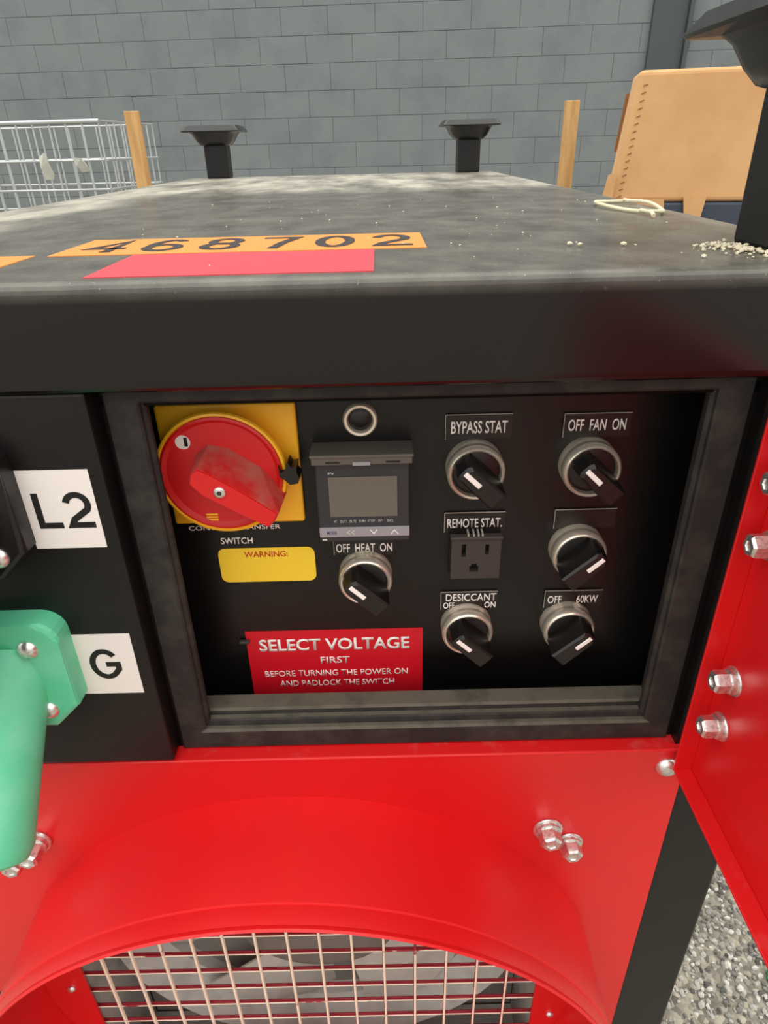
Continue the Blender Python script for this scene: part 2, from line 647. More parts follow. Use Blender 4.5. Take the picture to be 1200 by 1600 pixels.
# left return of the bay and outer frame strips
fr = B()
fr.box(-0.318, 0.2165, 0.012, 0.084, Zz(-0.0985), Zz(-0.0878))
fr.box(0.1665, 0.2165, 0.004, 0.084, Zz(-0.31), Zz(-0.0878))
fr.box(-0.124, 0.1665, 0.05, 0.084, Zz(-0.315), Zz(-0.0985))
obj('bay_surround', fr, 'black', mach, 'black steel around the control bay')
# bay inner walls
bi = B()
bi.box(-0.127, -0.1235, 0.012, 0.055, Zz(-0.314), Zz(-0.094))
bi.box(0.164, 0.1675, 0.012, 0.055, Zz(-0.314), Zz(-0.094))
bi.box(-0.1235, 0.164, 0.010, 0.055, Zz(-0.3142), Zz(-0.311))
bi.box(-0.1235, 0.164, 0.012, 0.055, Zz(-0.0985), Zz(-0.094))
obj('bay_lining', bi, 'black', mach)
obj('control_panel', B().box(-0.1235, 0.164, P, P + 0.002, Zz(-0.311), Zz(-0.0985)), 'panel', mach,
    'satin black control panel at the back of the bay')


# ---- rubber seal: a profile swept round the opening with mitred corners, one piece a side
def seal_piece(side):
    prof = [(0.0, 0.028), (0.0, 0.0098), (0.0012, 0.0085), (0.0130, 0.0085), (0.0142, 0.0100), (0.0142, 0.0125), (0.0176, 0.0130), (0.0186, 0.0138),
            (0.0186, 0.0168), (0.0212, 0.0172), (0.0224, 0.0185), (0.0224, 0.0290), (0.0214, 0.0300)]
    if side in ('left', 'right', 'top'):
        prof = [(0.0, 0.028), (0.0, 0.0098), (0.0012, 0.0085), (0.0148, 0.0085), (0.0158, 0.0094), (0.0160, 0.0115),
                (0.0168, 0.0120), (0.0176, 0.0128), (0.0176, 0.0155), (0.0120, 0.0165), (0.0120, 0.028)]
    x0, x1, z0, z1 = -0.1225, 0.1632, Zz(-0.3098), Zz(-0.0805)
    kb = 0.0186 / 0.0176
    a, b = [], []
    for d, y in prof:
        if side == 'bottom':
            e = d / kb if y < 0.0165 else 0.0105
            a.append((x0 + e, y, z0 + d)); b.append((x1 - e, y, z0 + d))
        elif side == 'top':
            a.append((x0 + d, y, z1 - d)); b.append((x1 - d, y, z1 - d))
        elif side == 'left':
            a.append((x0 + d, y, z0 + d * kb)); b.append((x0 + d, y, z1 - d))
        else:
            a.append((x1 - d, y, z0 + d * kb)); b.append((x1 - d, y, z1 - d))
    return B().loft(a, b)


for s in ('left', 'right', 'top', 'bottom'):
    me = seal_piece(s).mesh('rubber_seal')
    me.materials.append(M['seal'])
    me.materials.append(M['seal_dusty'])
    for f in me.polygons:                      # grit has settled on the ledges
        f.material_index = 1 if f.normal.z > 0.7 and s == 'bottom' else 0
    obj('rubber_seal', me, 'seal', mach, 'dusty black rubber door seal, %s run' % s, None)


# ---- red front panel with the round duct opening
DX, DZ, DR = -0.0625, Zz(-0.548), 0.2050


def cells(b, x0, x1, z0, z1, holes, y0, y1):
    xs = sorted({x0, x1} | {h[0] for h in holes} | {h[1] for h in holes})
    zs = sorted({z0, z1} | {h[2] for h in holes} | {h[3] for h in holes})
    for i in range(len(xs) - 1):
        for j in range(len(zs) - 1):
            mx_, mz_ = (xs[i] + xs[i + 1]) / 2, (zs[j] + zs[j + 1]) / 2
            if not any(h[0] < mx_ < h[1] and h[2] < mz_ < h[3] for h in holes):
                b.box(xs[i], xs[i + 1], y0, y1, zs[j], zs[j + 1])


fp = B()
cells(fp, -0.300, 0.1730, 0.125, Zz(-0.3120), [(DX - 0.1705, DX + 0.1690, DZ - 0.1150, DZ + 0.1150)], 0.0, 0.002)
fpo = obj('front_panel', fp, 'red', mach, 'glossy red front panel around the duct collar')
led = B()
led.box(-0.300, 0.1725, -0.0004, 0.012, Zz(-0.3125), Zz(-0.3100), 0.0011, 3)
obj('panel_fold', led, 'red_dusty_lit', fpo, 'dusty red folded top edge of the front panel')
# black corner posts
for x0, x1 in ((0.1735, 0.2165), (-0.340, -0.3005)):
    obj('corner_post', B().box(x0, x1, 0.003, 0.06, 0.04, Zz(-0.0885), 0.002), 'black', mach,
        'black square steel corner post')

# ---- duct collar: flared lip with a pressed step
Ycol = Matrix.Translation((DX, 0, DZ)) @ Matrix(((1, 0, 0, 0), (0, 0, -1, 0), (0, 1, 0, 0), (0, 0, 0, 1)))
R = DR
prof = [(R, 0.000), (R, 0.0640), (R - 0.0011, 0.0646), (R - 0.0008, 0.0660), (R - 0.0012, 0.0748), (R - 0.0004, 0.0760), (R - 0.0002, 0.0774), (R - 0.0012, 0.0785),
        (R - 0.0024, 0.0775), (R - 0.0032, 0.0650), (R - 0.0026, 0.0002)]
obj('duct_collar', B().lathe(prof, Ycol, 128, True), 'red', mach, 'red round sheet metal duct collar jutting out')
# grille: one wire each
gr = empty('wire_grille', (DX, 0.028, DZ))
gr.parent = mach
gr.matrix_parent_inverse = WM[mach.name].inverted()
gr['label'] = 'pale wire grille with chipped red paint inside the duct collar'


def grille_wire(p, q):
    b = B().cyl(p, q, 0.00102, n=8)
    k0 = len(b.bm.faces)
    b.cyl((p[0], p[1] + 0.0013, p[2]), (q[0], q[1] + 0.0013, q[2]), 0.00095, n=8)
    b.bm.faces.ensure_lookup_table()
    for f in b.bm.faces[k0:]:
        f.material_index = 1
    me = b.mesh('wire', 40)
    me.materials.append(M['wire'])
    me.materials.append(M['wirered'])
    obj('wire', me, 'wire', gr)


for k in range(-8, 9):
    x = -0.0783 + 0.0232 * k
    if abs(x - DX) < 0.1695:
        grille_wire((x, 0.0034, DZ - 0.118), (x, 0.0034, DZ + 0.118))
for k in range(-6, 8):
    z = Zz(-0.4977) - 0.0231 * k
    if abs(z - DZ) < 0.114:
        grille_wire((DX - 0.174, 0.0050, z), (DX + 0.173, 0.0050, z))
# fan behind it
fy = Matrix.Translation((DX, 0.040, DZ)) @ FRONT
obj('fan_shroud', B().lathe([(0.166, -0.010), (0.166, 0.006), (0.146, -0.02), (0.146, -0.031), (0.149, -0.031), (0.168, -0.012)], fy, 72, True), 'galv', mach,
    'galvanised fan shroud ring')
obj('fan_motor', B().lathe([(0, 0.006), (0.045, 0.004), (0.066, -0.004), (0.074, -0.014), (0.074, -0.030), (0, -0.030)], fy, 48), 'motor', mach,
    'round dark grey fan motor')
for k in range(6):
    a = k * PI / 3 + 0.25
    bl = B()
    a_, b_ = [], []
    pr = []
    for q in range(5):
        rr = 0.070 + q * 0.0185
        w0, w1 = -0.44 - 0.02 * q, 0.36
        pr.append((rr, w0, w1))
    grid = []
    for rr, w0, w1 in pr:
        row = []
        for f in np.linspace(0, 1, 5):
            w = w0 + (w1 - w0) * f
            row.append((DX + rr * math.cos(a + w), 0.048 + 0.026 * f - 0.012 * math.sin(PI * f), DZ + rr * math.sin(a + w)))
        grid.append(row)
    vs = [[bl.bm.verts.new(p) for p in row] for row in grid]
    vb = [[bl.bm.verts.new((p[0], p[1] + 0.0018, p[2])) for p in row] for row in grid]
    for i in range(4):
        for j in range(4):
            bl.bm.faces.new((vs[i][j], vs[i][j + 1], vs[i + 1][j + 1], vs[i + 1][j]))
            bl.bm.faces.new((vb[i][j], vb[i + 1][j], vb[i + 1][j + 1], vb[i][j + 1]))
    for i in range(4):
        for (p, q) in (((i, 0), (i + 1, 0)), ((i, 4), (i + 1, 4)), ((0, i), (0, i + 1)), ((4, i), (4, i + 1))):
            bl.bm.faces.new((vs[p[0]][p[1]], vs[q[0]][q[1]], vb[q[0]][q[1]], vb[p[0]][p[1]]))
    obj('fan_blade', bl, 'fan', mach)
dw = B()
for sg in (-1, 1):
    dw.box(DX + sg * 0.1760 - 0.001, DX + sg * 0.1760 + 0.001, 0.0085, 0.0715, DZ - 0.200, DZ + 0.200)
dw.box(DX - 0.175, DX + 0.175, 0.0085, 0.0715, DZ - 0.200, DZ - 0.198)
dw.box(DX - 0.175, DX + 0.175, 0.0740, 0.0755, DZ - 0.200, DZ + 0.200)
obj('duct_lining', dw, 'galv', mach, 'galvanised sheet lining of the fan duct')
obj('fan_mount', B().lathe([(0, -0.0305), (0.150, -0.0305), (0.150, -0.0325), (0, -0.0325)], fy, 48), 'motor', mach)

# ---- hex bolts with washers on the red panel
hexm = B()
hexm.lathe([(0.0, 0.0118), (0.0030, 0.0120), (0.0034, 0.0128), (0.0056, 0.0128), (0.0070, 0.0116), (0.0074, 0.0100), (0.0074, 0.0042), (0, 0.0042)], n=6)
hex_me = hexm.mesh('bolt', 20)
wash_me = B().lathe([(0, 0), (0.0095, 0), (0.0098, 0.0008), (0.0095, 0.0016), (0.0084, 0.0018), (0.0082, 0.0040), (0.0072, 0.0044), (0, 0.0044)], n=32).mesh('washer', 35)


def bolt(x, y, z, rot=0.0, sc=1.0, base=FRONT, parent=None, length=1.0, label=None):
    m = Matrix.Translation((x, y, z)) @ base @ Matrix.Rotation(rot, 4, 'Z') @ Matrix.Diagonal((sc, sc, sc * length, 1))
    b = link('bolt', hex_me, M['steel'], parent or mach, m)
    link('washer', wash_me, M['steel'], b, m)
    if label:
        b['label'] = label
    return b


bolt(0.0975, -0.0001, Zz(-0.378), 0.3, 0.95, length=1.0, label='zinc hex bolt on the red panel, upper of the right pair')
bolt(0.1125, -0.0001, Zz(-0.3915), 0.1, 0.88, length=1.0, label='zinc hex bolt on the red panel, lower of the right pair')
bolt(-0.2235, -0.0001, Zz(-0.378), 0.5, 0.95, length=1.3, label='zinc hex bolt beside the green connector')
bolt(-0.2390, -0.0001, Zz(-0.3915), 0.2, 0.9, length=1.1, label='zinc hex bolt below the green connector')
screw_me = B().lathe([(0, 0.0036), (0.0022, 0.0034), (0.0042, 0.0024), (0.0054, 0.0008), (0.0054, 0)], n=28).mesh('screw', 60)


def screw(x, y, z, sc=1.0, base=FRONT, parent=None, m='steel'):
    return link('screw', screw_me, M[m], parent or mach,
                Matrix.Translation((x, y, z)) @ base @ Matrix.Diagonal((sc, sc, sc, 1)))


screw(0.1625, -0.0001, Zz(-0.3240), 1.25)
# screw heads holding the grille
for x, z in ((-0.2456, Zz(-0.5537)), (0.1215, Zz(-0.6070))):
    screw(x, -0.0001, z, 0.6)

# ---- power inlets (panel mount connectors)


def connector(zc, m, label, xr, yf):
    x0, x1, z0, z1, r, ch = -0.393 - xr, xr, zc - 0.0335, zc + 0.0335, 0.011, 0.014
    pts = [(x0 + ch, z0), (x1 - ch, z0), (x1, z0 + ch)]
    pts += [(x1 - r + r * math.cos(a), z1 - r + r * math.sin(a)) for a in np.linspace(0, PI / 2, 6)]
    pts += [(x0 + r - r * math.sin(a), z1 - r + r * math.cos(a)) for a in np.linspace(0, PI / 2, 6)]
    pts += [(x0, z0 + ch)]
    fl_ = obj('power_inlet', B().prism(pts, yf, -0.002, bev=0.0025), m, mach, label)
    xc = (x0 + x1) / 2
    d = Vector((0, -math.cos(math.radians(49)), -math.sin(math.radians(49))))
    p0 = Vector((xc, -0.002, zc + 0.008))
    q = Vector((0, 0, 1)).rotation_difference(d).to_matrix().to_4x4()
    bb = B().lathe([(0, 0.0), (0.0222, 0.0), (0.0218, 0.020), (0.0214, 0.030), (0.0210, 0.06), (0.0206, 0.094), (0.0185, 0.1000), (0.0145, 0.1020),
                    (0.0130, 0.0995), (0.0130, 0.075), (0, 0.075)], Matrix.Translation(p0) @ q, 40)
    obj('barrel', bb, m, fl_, None, 40)
    for sx in (-0.020, 0.020):
        for sz in (-0.020, 0.020):
            screw(xc + sx, yf + 0.0002, zc + sz - 0.001, 0.98, parent=fl_)


connector(Zz(-0.2315), 'green', 'green plastic power inlet with sloping barrel beside the G sticker', -0.1610, -0.0150)
connector(Zz(-0.1395), 'plastic', 'black plastic power inlet beside the L2 sticker', -0.1635, -0.0130)


def sticker(name, x0, x1, z0, z1, y, m, label, parent=None, th=0.0003):
    return obj(name, B().box(x0, x1, y - th, y, Zz(z0), Zz(z1)), m, parent or mach, label)


s = sticker('sticker', -0.1640, -0.1310, -0.1625, -0.1222, -0.0020, 'white', 'white square sticker reading L2')
glyph('L', s, 'ink', -0.1538, Zz(-0.1426), 0.0112, 0.0182, 0.0030, -0.00235)
glyph('2', s, 'ink', -0.1398, Zz(-0.1424), 0.0128, 0.0186, 0.0030, -0.00235)
s = sticker('sticker', -0.1645, -0.1315, -0.2542, -0.2142, -0.0020, 'white', 'white square sticker reading G')
glyph('G', s, 'ink', -0.1477, Zz(-0.2338), 0.0160, 0.0200, 0.0031, -0.00235)

# ---- rotary transfer switch
DCX, DCZ = -0.0818, Zz(-0.1432)
rs = obj('rotary_switch', B().box(-0.1136, -0.0434, 0.0440, P, Zz(-0.1775), Zz(-0.1100), 0.0014), 'yellow', mach,
         'red and yellow rotary transfer switch')
DM = Matrix.Translation((DCX, P, DCZ)) @ FRONT
obj('dial_base', B().lathe([(0.0, 0.004), (0.0285, 0.004), (0.0305, 0.0105), (0.0326, 0.0120), (0.0332, 0.0138), (0.0326, 0.0152), (0.0316, 0.0156), (0.0308, 0.0146),
                            (0.0305, 0.0128), (0, 0.0128)], DM, 72), 'yellow', rs, 'yellow dial ring')
obj('dial', B().lathe([(0, 0.0128), (0.0304, 0.0128), (0.0308, 0.0152), (0.0296, 0.0158), (0.0285, 0.0146), (0.0275, 0.0138), (0, 0.0138)], DM, 72), 'dialred', rs,
    'red dial disc')
# handle: tapered bar pointing to the lower right
ang = math.radians(-34)
HM = Matrix.Translation((DCX + 0.0025, P, DCZ)) @ FRONT @ Matrix.Rotation(ang, 4, 'Z')


def handle_ring(pts, h):
    return [HM @ Vector((x, y, h)) for x, y in pts]


base_o = [(-0.0155, -0.0060), (-0.0175, 0.0020), (-0.0150, 0.0095), (-0.0060, 0.0130), (0.012, 0.0125), (0.0305, 0.0070), (0.0315, 0.0), (0.0300, -0.0075), (0.012, -0.0090), (-0.006, -0.0090)]
top_o = [(-0.0135, -0.0040), (-0.0152, 0.0010), (-0.0142, 0.0050), (-0.0060, 0.0058), (0.012, 0.0055), (0.0300, 0.0044), (0.0305, 0.0), (0.0295, -0.0048), (0.012, -0.0058), (-0.006, -0.0062)]
hd = obj('handle', B().loft(handle_ring(base_o, 0.0138), handle_ring(top_o, 0.0330)), 'dialdust', rs, 'red bar handle, dusty on its upper flank', None)
hd_top = B().loft(handle_ring([(x * 0.985, y * 0.97) for x, y in top_o], 0.0330), handle_ring([(x * 0.97, y * 0.93) for x, y in top_o], 0.0338))
obj('handle_face', hd_top, 'dialred', rs, 'clean red front face of the handle', None)
sc_ = obj('centre_screw', B().lathe([(0, 0.0352), (0.0018, 0.0352), (0.0028, 0.0346), (0.0030, 0.0336), (0, 0.0336)], DM @ Matrix.Translation((0.0030, -0.0002, 0)), 24), 'steel', rs, 'small steel screw')
obj('screw_recess', B().lathe([(0, 0.0353), (0.0013, 0.0353), (0.0013, 0.0351), (0, 0.0351)], DM @ Matrix.Translation((0.0030, -0.0002, 0)), 6), 'bodygrey', rs)
mk = obj('position_marker', B().lathe([(0, 0.0142), (0.0037, 0.0142), (0.0037, 0.0137), (0, 0.0137)], DM @ Matrix.Translation((-0.0168, 0.0178, 0)), 28), 'white', rs, 'round white marker reading 1')
text('1', rs, 'ink', DCX - 0.0152, DCZ + 0.0180, 0.0017, 0.0046, P - 0.0143, bold=0.02)
arrow = B()
for k in (-1, 0, 1):
    arrow.box(DCX - 0.0112, DCX - 0.0052, P - 0.0141, P - 0.0138, DCZ - 0.0245 + 0.0016 * k - 0.0005, DCZ - 0.0245 + 0.0016 * k + 0.0005)
obj('dial_mark', arrow, 'yellow', rs, 'small yellow mark moulded in the dial')
# broken black clip hooked on the rim
clip = B()
cx, cz = -0.0478, Zz(-0.1425)
clip.prism([(cx - 0.0046, cz + 0.0048), (cx - 0.0036, cz + 0.0012), (cx - 0.0012, cz + 0.0022), (cx + 0.0004, cz + 0.0072), (cx + 0.0018, cz + 0.0040), (cx + 0.0046, cz + 0.0046),
            (cx + 0.0042, cz + 0.0008), (cx + 0.0058, cz - 0.0018), (cx + 0.0046, cz - 0.0046), (cx + 0.0006, cz - 0.0054), (cx - 0.0016, cz - 0.0022), (cx - 0.0042, cz - 0.0008)], P - 0.0190, P - 0.0085, bev=0.0006)
clip.cyl((cx + 0.001, P - 0.010, cz), (cx + 0.001, P - 0.004, cz), 0.002, n=10)
obj('lock_clip', clip, 'plastic', rs, 'broken black plastic clip on the dial rim', None)
text('CONTROL TRANSFER', mach, 'print', -0.0830, Zz(-0.1822), 0.0505, 0.0029, P - 0.0001, bold=0.008)
text('SWITCH', mach, 'print', -0.0829, Zz(-0.1908), 0.0178, 0.0042, P - 0.0001, bold=0.012)


def round_label(name, x0, x1, z0, z1, r, y, m, label, th=0.0003):
    pts = []
    for cx_, cz_, a in ((x1 - r, z1 - r, 0), (x0 + r, z1 - r, 1), (x0 + r, z0 + r, 2), (x1 - r, z0 + r, 3)):
        pts += [(cx_ + r * math.cos(q), Zz(cz_) + r * math.sin(q)) for q in np.linspace(a * PI / 2, (a + 1) * PI / 2, 5)]
    return obj(name, B().prism(pts, y - th, y), m, mach, label, None)


s = round_label('warning_label', -0.0945, -0.0402, -0.2185, -0.1958, 0.004, P, 'ylabel', 'yellow warning label below the rotary switch')
text('WARNING:', s, 'rprint', -0.0676, Zz(-0.1998), 0.0245, 0.0037, P - 0.00035, bold=0.012)
s = sticker('instruction_label', -0.0862, 0.0212, -0.3100, -0.2548, P, 'rlabel', 'red label telling to select voltage first')
for tx, x0, x1, z0, z1, bd in (('SELECT VOLTAGE', -0.0788, 0.0131, -0.2704, -0.2612, 0.022), ('FIRST', -0.0420, -0.0240, -0.2808, -0.2756, 0.012),
                               ('BEFORE TURNING THE POWER ON', -0.0775, 0.0119, -0.2910, -0.2862, 0.004),
                               ('AND PADLOCK THE SWITCH', -0.0689, 0.0033, -0.2992, -0.2944, 0.004)):
    text(tx, s, 'print', (x0 + x1) / 2, Zz((z0 + z1) / 2), x1 - x0, z1 - z0, P - 0.00035, bold=bd)
# torn stub of a cable tie by the label
obj('tie_stub', B().box(-0.0900, -0.0838, P - 0.003, P - 0.0004, Zz(-0.2625), Zz(-0.2604), 0.0006), 'plastic_g', mach, 'short grey cable tie stub')

# ---- indicator ring
rg = obj('indicator_lamp', B().lathe([(0.0060, 0), (0.0088, 0), (0.0088, 0.0026), (0.0080, 0.0036), (0.0068, 0.0034), (0.0060, 0.0022)], Matrix.Translation((-0.0114, P, Zz(-0.1205))) @ FRONT, 48, True),
         'chrome', mach, 'pale metal ring with dark unlit lens')
obj('lens', B().lathe([(0, 0.0026), (0.004, 0.0023), (0.0061, 0.0010), (0.0061, 0)], Matrix.Translation((-0.0114, P, Zz(-0.1205))) @ FRONT, 32), 'plastic', rg)

# ---- temperature controller
tcn = obj('temperature_controller', B().box(-0.0352, 0.0130, 0.0362, P, Zz(-0.1862), Zz(-0.1340), 0.0010), 'bodygrey', mach,
          'small square digital temperature controller with blank screen')
cov = B().box(-0.0368, 0.0148, 0.0300, 0.0480, Zz(-0.1345), Zz(-0.1328), 0.0005)
cov.box(-0.0362, 0.0142, 0.0310, 0.0355, Zz(-0.1385), Zz(-0.1345), 0.0005)
cv = obj('cover_flap', cov, 'flap', tcn, 'grey hinged top flap')
obj('latch', B().box(-0.0155, -0.0068, 0.0300, 0.0309, Zz(-0.1384), Zz(-0.1366)), 'silver', tcn)
for x in (-0.0290, 0.0010):
    obj('flap_slot', B().box(x, x + 0.007, 0.0306, 0.0309, Zz(-0.1374), Zz(-0.1366)), 'plastic', tcn)
obj('screen', B().box(-0.0288, 0.0066, 0.0356, 0.0364, Zz(-0.1706), Zz(-0.1474), 0.0002), 'screen', tcn, 'blank grey display')
obj('button_strip', B().box(-0.0350, 0.0128, 0.0352, 0.0364, Zz(-0.1826), Zz(-0.1768), 0.0003), 'silver', tcn, 'silver button strip')
text('PV', tcn, 'ghost', -0.0270, Zz(-0.1454), 0.0032, 0.0013, 0.0361, bold=0.015)
for i, (tx, w) in enumerate((('AT', 0.0016), ('OUT1', 0.0038), ('OUT2', 0.0038), ('SUB1', 0.0034), ('STOP', 0.0038), ('SV1', 0.0026), ('SV2', 0.0030))):
    text(tx, tcn, 'ghost', (-0.0262, -0.0221, -0.0172, -0.0122, -0.0073, -0.0024, 0.0026)[i], Zz(-0.1734), w, 0.0016, 0.0361, bold=0.004)
text('MODE', tcn, 'blueprint', -0.0285, Zz(-0.1797), 0.0050, 0.0020, 0.0351, bold=0.01)
text('<<', tcn, 'ghost', -0.0184, Zz(-0.1797), 0.0042, 0.0030, 0.0351)
for x, sg in ((-0.0062, -1), (0.0048, 1)):
    ch = B()
    zc = Zz(-0.1797)
    for sx in (-1, 1):
        p = [(x, zc + sg * 0.0014), (x + sx * 0.0020, zc - sg * 0.0012), (x + sx * 0.0020, zc - sg * 0.0018), (x, zc + sg * 0.0006)]
        ch.prism(p, 0.0350, 0.0353)
    obj('arrow_mark', ch, 'print', tcn, None, None)
obj('maker_mark', B().box(-0.0338, -0.0314, 0.0360, 0.0363, Zz(-0.1850), Zz(-0.1840)), 'ghost', tcn)

# ---- selector switches
bez = B().lathe([(0.0122, 0.0), (0.0150, 0.0), (0.0150, 0.0035), (0.0146, 0.0042), (0.0146, 0.0060), (0.0150, 0.0066), (0.0150, 0.0098), (0.0145, 0.0115), (0.0137, 0.0122), (0.0128, 0.0118), (0.0122, 0.0100)], n=64, close=True).mesh('selector_switch', 40)
kb = B().lathe([(0, 0.0098), (0.0095, 0.0100), (0.0121, 0.0092), (0.0121, 0.0)], n=48)
o1 = [(-0.0052, -0.0118), (0.0052, -0.0118), (0.0056, 0.0), (0.0050, 0.0118), (0.0028, 0.0132), (-0.0028, 0.0132), (-0.0050, 0.0118), (-0.0056, 0.0)]
o2 = [(-0.0046, -0.0132), (0.0046, -0.0132), (0.0045, 0.0), (0.0040, 0.0105), (0.0024, 0.0118), (-0.0024, 0.0118), (-0.0040, 0.0105), (-0.0045, 0.0)]
o3 = [(-0.0038, -0.0124), (0.0038, -0.0124), (0.0036, 0.0), (0.0032, 0.0085), (0.0020, 0.0098), (-0.0020, 0.0098), (-0.0032, 0.0085), (-0.0036, 0.0)]
V3 = lambda pts, h: [Vector((x, y, h)) for x, y in pts]
o1, o2, o3 = [[(x * 1.15, y) for x, y in o_] for o_ in (o1, o2, o3)]
kb.loft(V3(o1, 0.0095), V3(o2, 0.0250))
kb.loft(V3(o2, 0.0250), V3(o3, 0.0262))
knob_me = kb.mesh('knob', 30)
ind_me = B().box(-0.0013, 0.0013, 0.0000, 0.0108, 0.0258, 0.0266, 0.0003, 1).mesh('indicator')
for x, z, d, lab in ((0.0472, -0.1480, 1, 'black selector switch under the BYPASS STAT plate'),
                     (0.1065, -0.1480, 1, 'black selector switch under the OFF FAN ON plate'),
                     (0.1063, -0.1995, -1, 'black selector switch turned right under the blank plate'),
                     (-0.0119, -0.2135, 1, 'black selector switch under the HEAT plate'),
                     (0.0468, -0.2518, 1, 'black selector switch under the DESICCANT plate'),
                     (0.1063, -0.2520, -1, 'black selector switch turned right under the 60KW plate')):
    m = Matrix.Translation((x, P, Zz(z))) @ FRONT
    m2 = m @ Matrix.Rotation(d * math.radians(46), 4, 'Z')
    s_ = link('selector_switch', bez, M['chrome'], mach, m)
    s_['label'] = lab
    k_ = link('knob', knob_me, M['plastic'], s_, m2)
    k_['label'] = 'black lever knob'
    i_ = link('indicator', ind_me, M['print'], s_, m2)
    i_['label'] = 'white pointer line'


# ---- engraved name plates
def name_plate(x0, x1, z0, z1, label, lines):
    p = obj('name_plate', B().box(x0, x1, P - 0.0012, P, Zz(z0), Zz(z1)), 'laminate', mach, label, None)
    e = B()  # bevel highlight drawn as pale laminate bars, top and left edges only
    e.box(x0, x1, P - 0.0014, P - 0.0009, Zz(z1) - 0.00012, Zz(z1) + 0.00022)
    e.box(x0 - 0.00022, x0 + 0.00010, P - 0.0014, P - 0.0009, Zz(z0), Zz(z1))
    obj('plate_edge', e, 'palegrey', p, None, None)
    for tx, a, b, c, d, sk in lines:
        text(tx, p, 'print', (a + b) / 2, Zz((c + d) / 2), b - a, d - c, P - 0.00125, bold=0.012, skew=sk, gap=1.0)


name_plate(0.0318, 0.0656, -0.1325, -0.1194, 'black name plate engraved BYPASS STAT', [('BYPASS STAT', 0.0346, 0.0634, -0.1296, -0.1228, 0)])
name_plate(0.0920, 0.1260, -0.1330, -0.1202, 'black name plate engraved OFF FAN ON', [('OFF  FAN  ON', 0.0942, 0.1236, -0.1296, -0.1232, 0.0)])
name_plate(0.0325, 0.0656, -0.1878, -0.1758, 'black name plate engraved REMOTE STAT.', [('REMOTE STAT.', 0.0340, 0.0640, -0.1852, -0.1794, 0)])
name_plate(0.0928, 0.1262, -0.1870, -0.1754, 'blank black name plate above the middle right switch', [])
name_plate(-0.0290, 0.0048, -0.2008, -0.1895, 'black name plate engraved OFF HEAT ON', [('OFF  HEAT  ON', -0.0278, 0.0036, -0.1994, -0.1938, 0)])
name_plate(0.0316, 0.0646, -0.2408, -0.2286, 'black name plate engraved DESICCANT', [('DESICCANT', 0.0344, 0.0640, -0.2350, -0.2298, 0), ('OFF', 0.0330, 0.0398, -0.2402, -0.2358, 0), ('ON', 0.0572, 0.0638, -0.2402, -0.2358, 0)])
name_plate(0.0924, 0.1260, -0.2412, -0.2294, 'black name plate engraved OFF 60KW', [('OFF', 0.0942, 0.1024, -0.2382, -0.2328, 0), ('60KW', 0.1112, 0.1236, -0.2382, -0.2328, 0)])


# ---- receptacle with real slots
ob = B()
hx = [(0.0416, 0.0440, Zz(-0.2000), Zz(-0.1918)), (0.0545, 0.0567, Zz(-0.1985), Zz(-0.1922)), (0.0463, 0.0513, Zz(-0.2100), Zz(-0.2062)), (0.0472, 0.0504, Zz(-0.2062), Zz(-0.2048))]
cells(ob, 0.0360, 0.0632, Zz(-0.2145), Zz(-0.1880), hx, 0.0400, 0.0450)
oo = obj('power_outlet', ob, 'plastic_g', mach, 'dark three pin power outlet under the REMOTE STAT. plate', None)
obj('outlet_back', B().box(0.0355, 0.0637, 0.0450, P, Zz(-0.2150), Zz(-0.1875)), 'plastic', oo, None, None)
obj('outlet_rim', B().box(0.0352, 0.0640, 0.0385, 0.0430, Zz(-0.1886), Zz(-0.1866), 0.0006), 'plastic_g', oo, None, None)
for x in (0.0445, 0.0475, 0.0500, 0.0522):
    obj('pin', B().box(x, x + 0.0009, 0.0392, 0.0450, Zz(-0.1866), Zz(-0.1850)), 'palegrey', oo, None, None)

# ---- open door on the right (pan with turned-in flanges)
dr = B()
DXi = 0.1745
dr.box(DXi, DXi + 0.0016, -0.345, -0.0035, Zz(-0.3225), Zz(-0.0925), 0.0004, 1)
door = obj('bay_door', dr, 'red', mach, 'red bay door swung open towards the viewer')
obj('hinge_flange', B().box(0.1640, DXi, -0.0050, -0.0034, Zz(-0.3212), Zz(-0.0935), 0.0003, 1), 'red', door)
obj('bottom_flange', B().box(0.1642, DXi, -0.344, -0.0034, Zz(-0.3226), Zz(-0.3210), 0.0005, 2), 'red_dusty_lit', door, 'red bottom flange, light from above painted in as a paler red')  # faces up, so its lit look is put into a paler colour
obj('top_flange', B().box(0.1642, DXi, -0.344, -0.0055, Zz(-0.0942), Zz(-0.0926), 0.0003, 1), 'red', door)
LEFTN = Matrix(((0, 0, -1, 0), (1, 0, 0, 0), (0, -1, 0, 0), (0, 0, 0, 1)))      # local z -> -X
for y, z in ((-0.0185, -0.2405), (-0.0190, -0.2715), (-0.0170, -0.1610), (-0.0170, -0.1300)):
    bolt(DXi, y, Zz(z), 0.35, 0.80, base=LEFTN, parent=door, length=1.15)

